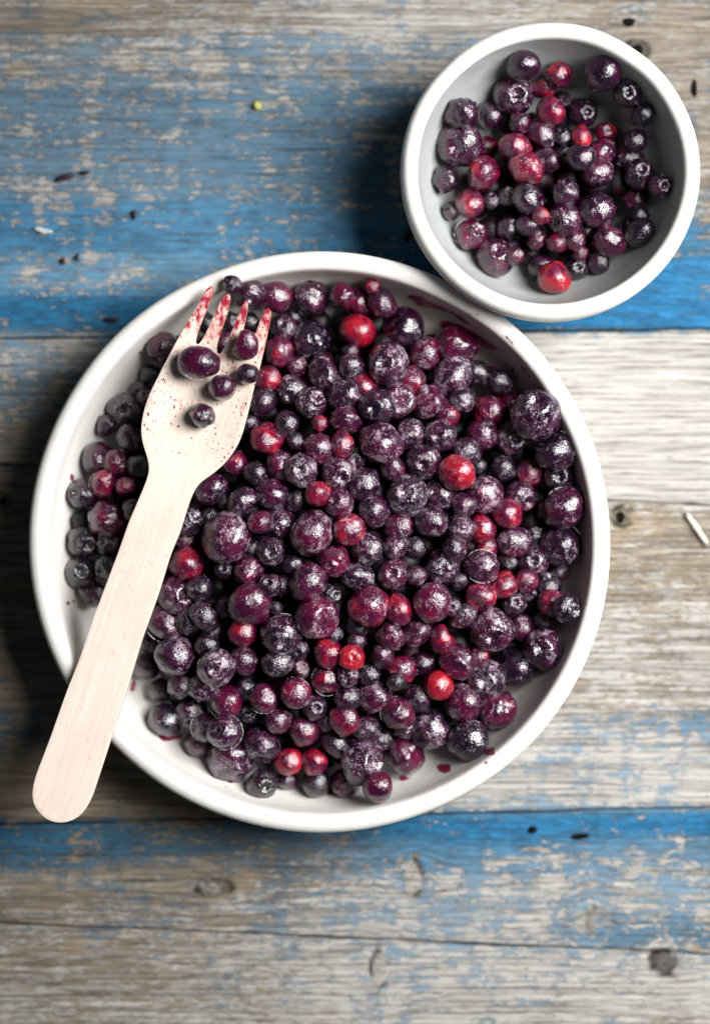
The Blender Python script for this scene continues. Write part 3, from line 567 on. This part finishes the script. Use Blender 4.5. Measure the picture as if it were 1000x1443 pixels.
# ------------------------------------------------------------------ wooden fork
fork = tag(empty('wooden_fork'), 'pale disposable wooden fork lying across the big plate, tines stained red', 'fork')
HC = P(285, 560, FZ)                                     # centre of the shallow hollow
ax = Vector((P(322, 411, FZ)[0]-P(85, 1161, FZ)[0], P(322, 411, FZ)[1]-P(85, 1161, FZ)[1])).normalized(); nrm = Vector((-ax.y, ax.x))
TAIL = Vector(P(85, 1161, FZ))
def fork_z(x, y):
    v = Vector((x, y))-TAIL; a = v.dot(ax); l = (Vector((x, y))-Vector(HC)).dot(nrm); b = (Vector((x, y))-Vector(HC)).dot(ax)
    head = math.exp(-(b/21.)**4)
    z = -1.7*head*max(0, 1-(l/13.)**2)
    z += .0022*max(0, b-12)**2 + .00006*(a-60)**2
    return FZ+z
def build_fork():
    pts = [P(x, y, FZ) for x, y in FORK]
    # resample the outline
    out = []
    for i in range(len(pts)):
        a = Vector(pts[i]); b = Vector(pts[(i+1) % len(pts)]); n = max(1, int((b-a).length/1.3))
        for k in range(n): out.append(a.lerp(b, k/n))
    # light smoothing
    for _ in range(2):
        out = [(out[i-1]+out[i]*2+out[(i+1) % len(out)])*.25 for i in range(len(out))]
    poly = [(p.x, p.y) for p in out]; n = len(out)
    cs = [Vector(p) for p in out]; xs = [p[0] for p in poly]; ys = [p[1] for p in poly]
    inner = []
    for gx in np.arange(min(xs), max(xs), 1.0):
        for gy in np.arange(min(ys), max(ys), 1.0):
            x, y = gx+random.uniform(-.2, .2), gy+random.uniform(-.2, .2)
            if inside(poly, x, y) and min((p.x-x)**2+(p.y-y)**2 for p in cs) > .45: inner.append(Vector((x, y)))
    vs, es, fs, ov, oe, of = delaunay_2d_cdt(out+inner, [], [list(range(n))], 1, 1e-5)
    TH = 1.5
    bm = bmesh.new(); top = [bm.verts.new((v.x, v.y, fork_z(v.x, v.y))) for v in vs]; bot = [bm.verts.new((v.x, v.y, fork_z(v.x, v.y)-TH)) for v in vs]
    for f in fs:
        bm.faces.new([top[i] for i in f]); bm.faces.new([bot[i] for i in reversed(f)])
    bm.edges.ensure_lookup_table()
    bnd = [e for e in bm.edges if len(e.link_faces) == 1 and e.verts[0] in set(top)] if False else None
    tset = {v: i for i, v in enumerate(top)}
    for e in [e for e in bm.edges if len(e.link_faces) == 1]:
        a, b = e.verts
        if a in tset and b in tset:
            f = e.link_faces[0]; L = [l for l in f.loops if l.edge == e][0]; a, b = L.vert, L.link_loop_next.vert
            bm.faces.new([b, a, bot[tset[a]], bot[tset[b]]])
    bmesh.ops.recalc_face_normals(bm, faces=bm.faces)
    sharp = [e for e in bm.edges if len(e.link_faces) == 2 and e.calc_face_angle(0) > .8 and abs(e.verts[0].co.z-e.verts[1].co.z) < 1.0]
    bmesh.ops.bevel(bm, geom=sharp, offset=.22, segments=2, profile=.6, affect='EDGES')
    bm.normal_update()
    base1, base2, base3 = Vector(P(275, 487, FZ)), Vector(P(307, 501, FZ)), Vector(P(336, 512, FZ))
    groups = {}
    for f in bm.faces:
        c = f.calc_center_median(); p = Vector((c.x, c.y)); b = (p-base2).dot(ax)
        lat = (p-base2).dot(nrm)
        if b > 0.4:
            # which tine: compare with the slot centre lines
            sl = [((px_, py_)) for px_, py_ in ()]
            def side(bp, tip): t = (Vector(tip)-bp); q = p-bp; return t.x*q.y-t.y*q.x > 0
            k = int(not side(base1, P(311, 405, FZ)))+int(not side(base2, P(337, 412, FZ)))+int(not side(base3, P(363, 420, FZ)))
            key = 'tine%d' % k
        elif (p-Vector(P(243, 690, FZ))).dot(ax) > 0: key = 'head'
        else: key = 'handle'
        groups.setdefault(key, []).append(f)
    tipz = {0: P(299, 402, FZ), 1: P(322, 411, FZ), 2: P(348, 420, FZ), 3: P(380, 431, FZ)}
    for key, faces in groups.items():
        nb = {}; V = []; F = []; C = []
        for f in faces:
            row = []
            for v in f.verts:
                if v not in nb:
                    nb[v] = len(V); V.append((v.co.x*MM, v.co.y*MM, v.co.z*MM))
                    p = Vector((v.co.x, v.co.y)); b = (p-Vector(HC)).dot(ax)
                    tip = max(0., min(1., (b-13.5)/19.))
                    lat = (p-Vector(HC)).dot(nrm)
                    edge = max(0., min(1., (abs(lat)-12.5)/2.5)) if b > -18 else 0
                    st = .12+.46*tip**.6+.10*edge if b > -8 else .0
                    spk = max(0., min(1., (b+26)/10.))
                    C.append((st, spk, 0, 1))
                row.append(nb[v])
            F.append(row)
        me = bpy.data.meshes.new(key); me.from_pydata(V, [], F)
        ca = me.color_attributes.new('stain', 'FLOAT_COLOR', 'CORNER')
        li = 0; buf = np.zeros((len(me.loops), 4), float)
        for p, f in zip(me.polygons, faces):
            sidef = 1.0 if abs(f.normal.z) < .5 else 0.
            for l in p.loop_indices: c = C[me.loops[l].vertex_index]; buf[l] = (c[0], c[1], sidef*.8, 1)
        ca.data.foreach_set('color', buf.ravel())
        me.polygons.foreach_set('use_smooth', [True]*len(me.polygons))
        me.set_sharp_from_angle(angle=math.radians(38))
        o = link('tine' if key.startswith('tine') else key, me, M_FORK, fork)
    bm.free()
build_fork()
for i, d in enumerate(FB):
    r = d['rp']*PX*.97; x, y = P(d['px'], d['py'], FZ+r)
    for _ in range(3): z = fork_z(x, y)+r*.93; x, y = P(d['px'], d['py'], z)
    make_berry(d, (x, y, z), r, i)

all_ice()
# ------------------------------------------------------------------ juice on the plate (thin films lying on the glaze)
def on_plate(px, py, lift=.12):
    """where the sight line of a photo pixel meets the plate's inside"""
    z = 6.
    for _ in range(40):
        x, y = P(px, py, z); z = .5*z+.5*float(plate_z(math.hypot(x-PLATE_C[0], y-PLATE_C[1])))
    x, y = P(px, py, z); return x, y, z+lift
def splat(name, outline, parent, surf, lift=.25, mat=None, sub=3.0):
    pts = [Vector(p) for p in outline]; out = []
    for i in range(len(pts)):
        a, b = pts[i], pts[(i+1) % len(pts)]; n = max(1, int((b-a).length/sub))
        for k in range(n): out.append(a.lerp(b, k/n)+Vector((random.uniform(-.5, .5), random.uniform(-.5, .5))))
    xs = [p.x for p in out]; ys = [p.y for p in out]; poly = [(p.x, p.y) for p in out]; inn = []
    for gx in np.arange(min(xs), max(xs), sub):
        for gy in np.arange(min(ys), max(ys), sub):
            if inside(poly, gx, gy) and min((q.x-gx)**2+(q.y-gy)**2 for q in out) > 2.: inn.append(Vector((gx, gy)))
    vs, es, fs, *_ = delaunay_2d_cdt(out+inn, [], [list(range(len(out)))], 1, 1e-4)
    V = [];
    for k, v in enumerate(vs):
        x, y, z = surf(v.x, v.y, lift); V.append((x*MM, y*MM, z*MM))
    me = mesh_np(name, V, fs); bm = bmesh.new(); bm.from_mesh(me); bmesh.ops.recalc_face_normals(bm, faces=bm.faces)
    if sum(f.normal.z for f in bm.faces) < 0: bmesh.ops.reverse_faces(bm, faces=bm.faces)
    bm.to_mesh(me); bm.free()
    at = me.attributes.new('depth', 'FLOAT', 'POINT')
    at.data.foreach_set('value', [min(1., min((q.x-v.x)**2+(q.y-v.y)**2 for q in out)**.5/(2.2 if sub > 2.5 else 1.0)) for v in vs])
    o = link(name, me, mat or M_JUICE)
    if parent: o.parent = parent; o.matrix_parent_inverse = Matrix.Translation(parent.location).inverted()
    return o
def blob(px, py, rx, ry, rot=0., n=12, rough=.3):
    o = []
    for i in range(n):
        a = 2*math.pi*i/n; k = 1+rough*random.uniform(-1, 1); x, y = rx*k*math.cos(a), ry*k*math.sin(a)
        o.append((px+x*math.cos(rot)-y*math.sin(rot), py+x*math.sin(rot)+y*math.cos(rot)))
    return o
SM = [[(570,420),(579,415),(594,417),(612,422),(630,429),(640,437),(652,447),(664,460),(658,459),(648,452),(634,441),(620,437),(600,434),(588,431),(580,422)],
      [(630,430),(640,430),(650,437),(668,443),(660,443),(645,440),(634,437)],
      [(618,455),(624,451),(638,454),(652,459),(668,468),(680,477),(694,486),(706,494),(696,495),(680,489),(664,482),(650,470),(636,463),(624,464)],
      [(709,470),(716,474),(727,487),(722,486),(713,477)], [(684,514),(694,515),(706,521),(700,523),(690,524)],
      [(223,1036),(240,1034),(262,1037),(250,1043),(232,1045),(223,1041)], [(268,1058),(280,1060),(296,1064),(290,1069),(276,1067)], [(700,980),(724,1000),(722,1010),(712,1026),(704,1030),(700,1018)],
      [(558,1095),(570,1092),(582,1097),(566,1101)], [(797,652),(805,656),(806,670),(803,680),(800,668)], [(714,570),(726,560),(742,558),(730,566),(718,580)]]
for s in SM: splat('juice_smear', s, plate, on_plate)
for b in [(626,1083,8,6),(324,1098,5,5),(318,1110,2,2),(690,1059,7,5,-.3),(188,966,3,8,.2),(102,672,3,4),(198,497,2,3),(464,1115,4,4),(722,520,3,2,.5),(738,520,3,5,-.5),(733,510,2.5,2.5),(745,530,2,2),(728,532,3,1.5),(753,540,2,4,-.4),(723,536,2,2),(96,850,3,3),(104,847,2,1.5),(825,851,2,2),(685,1075,2,2),(713,1056,2,1.5),(330,1092,2,2),(740,512,1.5,1.5),(672,444,2,1.2),(590,437,2,1)]:
    splat('juice_spot', blob(b[0], b[1], b[2]*1.25, b[3]*1.25, *b[4:]), plate, on_plate, sub=2.)

# ------------------------------------------------------------------ crumbs on the table
def crumb(name, pts, z0, h, mat, label, cat, seed):
    """a small lump from a photo outline, lying on the boards"""
    g = random.Random(seed); n = len(pts); cx = sum(p[0] for p in pts)/n; cy = sum(p[1] for p in pts)/n; V = []
    for f, z in ((.8, -.3), (1.0, .35*h), (.62, .9*h)):
        for p in pts:
            j = 1+.08*g.uniform(-1, 1); x, y = P(cx+(p[0]-cx)*f*j, cy+(p[1]-cy)*f*j, z0); V.append((x*MM, y*MM, (z0+z)*MM))
    x, y = P(cx, cy, z0); V.append((x*MM, y*MM, (z0+h)*MM)); V.append((x*MM, y*MM, (z0-.3)*MM)); F = []
    for k in range(2):
        for i in range(n): a, b = k*n+i, k*n+(i+1) % n; F.append((a, b, b+n, a+n))
    for i in range(n): F.append((2*n+i, 2*n+(i+1) % n, 3*n)); F.append(((i+1) % n, i, 3*n+1))
    me = mesh_np(name, V, F); bm = bmesh.new(); bm.from_mesh(me); bmesh.ops.recalc_face_normals(bm, faces=bm.faces); bm.to_mesh(me); bm.free()
    return tag(link(name, me, mat), label, cat)
crumb('leaf_crumb', blob(362, 149, 7, 6), .4, 1.0, M_GREEN, 'tiny yellow-green crumb on the blue boards left of the small bowl', 'crumb', 1)
crumb('shrivelled_scrap', [(568,334),(574,326),(578,318),(576,308),(583,310),(586,322),(580,334),(572,341)], .4, .9, M_DARKC, 'dark shrivelled berry scrap on the table touching the small bowl lower left', 'scrap', 2)
crumb('wood_splinter', [(962,722),(968,721),(985,743),(999,765),(995,770),(978,748)], .4, 1.2, M_SLIVER, 'pale wood splinter on the beige boards at the right edge', 'splinter', 3)
for k, (b, l) in enumerate([((90,249,16,6,-.35), 'long dark berry skin scrap on the upper left blue boards'), ((119,243,8,4), 'small dark scrap just right of the long skin scrap'), ((189,303,5,8), 'dark crumb above the plate on the pale blue boards'), ((109,362,4,6), 'right one of two dark crumbs near the left edge above the plate'), ((89,367,4,7), 'left one of two dark crumbs near the left edge above the plate'), ((156,450,12,5), 'flat dark berry scrap on deep blue paint touching the plate edge')]):
    crumb('berry_scrap', [(b[0]+(x-b[0])*.85, b[1]+(y-b[1])*.85) for x, y in blob(*b, rough=.3)], .3, .35, M_DARKC, l, 'scrap', 20+k)
crumb('paint_flake', blob(60, 324, 13, 4, .3, rough=.35), .35, .25, M_FLAKE, 'loose white paint flake on the blue boards at the left edge', 'paint flake', 40)

# ------------------------------------------------------------------ labels for the berries
LM = [('the bright scarlet berry low in the heap', 619, 967), ('the small scarlet berry', 496, 927), ('the glossy crimson berry under the plate top', 504, 467), ('the pale hollow-crowned berry', 545, 510), ('the crimson berry right of centre', 644, 665),
      ('the big frosted berry by the handle', 320, 757), ('the fork neck', 243, 670), ('the rightmost fork tine', 372, 455), ('the big frosted berry lower right', 694, 888), ('the large frosted berry at the bottom', 510, 1075), ('the star-crowned berry at right', 756, 586),
      ('the ring-crowned berry lower left', 304, 940), ('the fork handle', 150, 850), ('the big black berry at bottom right', 660, 1044), ('the pink-patched berry at right edge', 776, 850), ('the frosted berry at plate centre', 437, 752), ('the fork head', 215, 570), ('the juice smears', 650, 450), ('the lilac berry at bottom left', 327, 1070)]
LB = [('the scarlet berry at bowl bottom', 782, 390), ('the torn-crowned berry', 724, 134), ('the frosted red berry mid bowl', 742, 236), ('the small red pair', 836, 190), ('the red-patched berry', 678, 243), ('the rightmost bowl berry', 931, 261), ('the big frosted pair', 818, 302)]
UNIQ = {(619,967): 'brightest scarlet berry with light frost, low in the plate heap', (496,927): 'small bright scarlet glossy berry near the middle of the plate heap', (504,467): 'glossy crimson berry without frost near the top of the plate', (545,510): 'pale frosted blueberry with a hollow round crown near the plate top',
        (644,665): 'large crimson berry frosted white on its right, right of plate centre', (320,757): 'biggest frosted purple berry right of the fork handle', (694,888): 'big round evenly frosted purple berry in the lower right heap', (510,1075): 'large frosted purple berry at the bottom edge of the heap', (756,586): 'large frosted blueberry with open star crown at the right plate edge',
        (304,940): 'frosted blueberry with a round ring crown in the lower left heap', (660,1044): 'large black blueberry on the bare plate at the bottom right', (776,850): 'pink patched berry between two dark ones at the right edge', (437,752): 'frosted pinkish purple berry at the very centre of the heap', (327,1070): 'pale lilac frosted berry at the bottom left edge of the heap',
        (782,390): 'bright red glossy berry lowest in the small bowl', (724,134): 'torn-crowned purple berry at the upper left in the small bowl', (742,236): 'frosted red berry in the middle of the small bowl', (678,243): 'dark berry with a raw red patch in the small bowl', (931,261): 'rightmost berry in the small bowl, against its wall',
        (281,511): 'largest oval dark berry lying on the wooden fork', (346,486): 'dark red berry resting between the two right fork tines', (348,527): 'small black berry at the right edge of the fork head', (313,545): 'round plum berry in the middle of the fork head', (286,585): 'wrinkled dark berry lowest on the fork head'}
def where(dx, dy):
    a = math.degrees(math.atan2(-dy, dx)) % 360; return ('right of', 'upper right of', 'above', 'upper left of', 'left of', 'lower left of', 'below', 'lower right of')[int((a+22.5)//45) % 8]
def label_all(items, marks, place, group):
    pend = {}
    for d in items:
        o = d['obj']; o['category'] = 'red berry' if d['red'] else 'blueberry'; o['group'] = group
        u = UNIQ.get((int(d['px']), int(d['py'])))
        if u: o['label'] = u; continue
        m = min((m for m in marks if math.hypot(m[1]-d['px'], m[2]-d['py']) > 12), key=lambda m: math.hypot(m[1]-d['px'], m[2]-d['py']))
        w = where(d['px']-m[1], d['py']-m[2]); sz = 'small ' if d['rp'] < 15 else 'large ' if d['rp'] > 23 else ''
        co = 'red' if d['tone'] >= 2.75 else 'plum' if d['tone'] >= 1.8 else 'purple' if d['tone'] >= .9 else 'black'
        fr = 'frosted ' if d['frost'] >= 1.9 else 'glossy ' if d['frost'] < .5 else ''
        pend.setdefault((sz+fr+co+' berry', w, m[0]), []).append((math.hypot(m[1]-d['px'], m[2]-d['py']), d))
    for (desc, w, mk), L in pend.items():
        L.sort(key=lambda t: t[0])
        for k, (_, d) in enumerate(L):
            pre = '' if len(L) == 1 else ('nearer ' if k == 0 else 'farther ') if len(L) == 2 else ('nearest ', 'second nearest ', 'third nearest ', 'fourth nearest ', 'fifth nearest ', 'sixth nearest ')[min(k, 5)]
            d['obj']['label'] = f'{pre}{desc} {w} {mk}'
label_all(PB, LM, 'plate', 'berries heaped in the large plate')
label_all(BB, LB, 'bowl', 'berries in the small bowl')
label_all(FB, LM, 'fork', 'berries on the wooden fork')
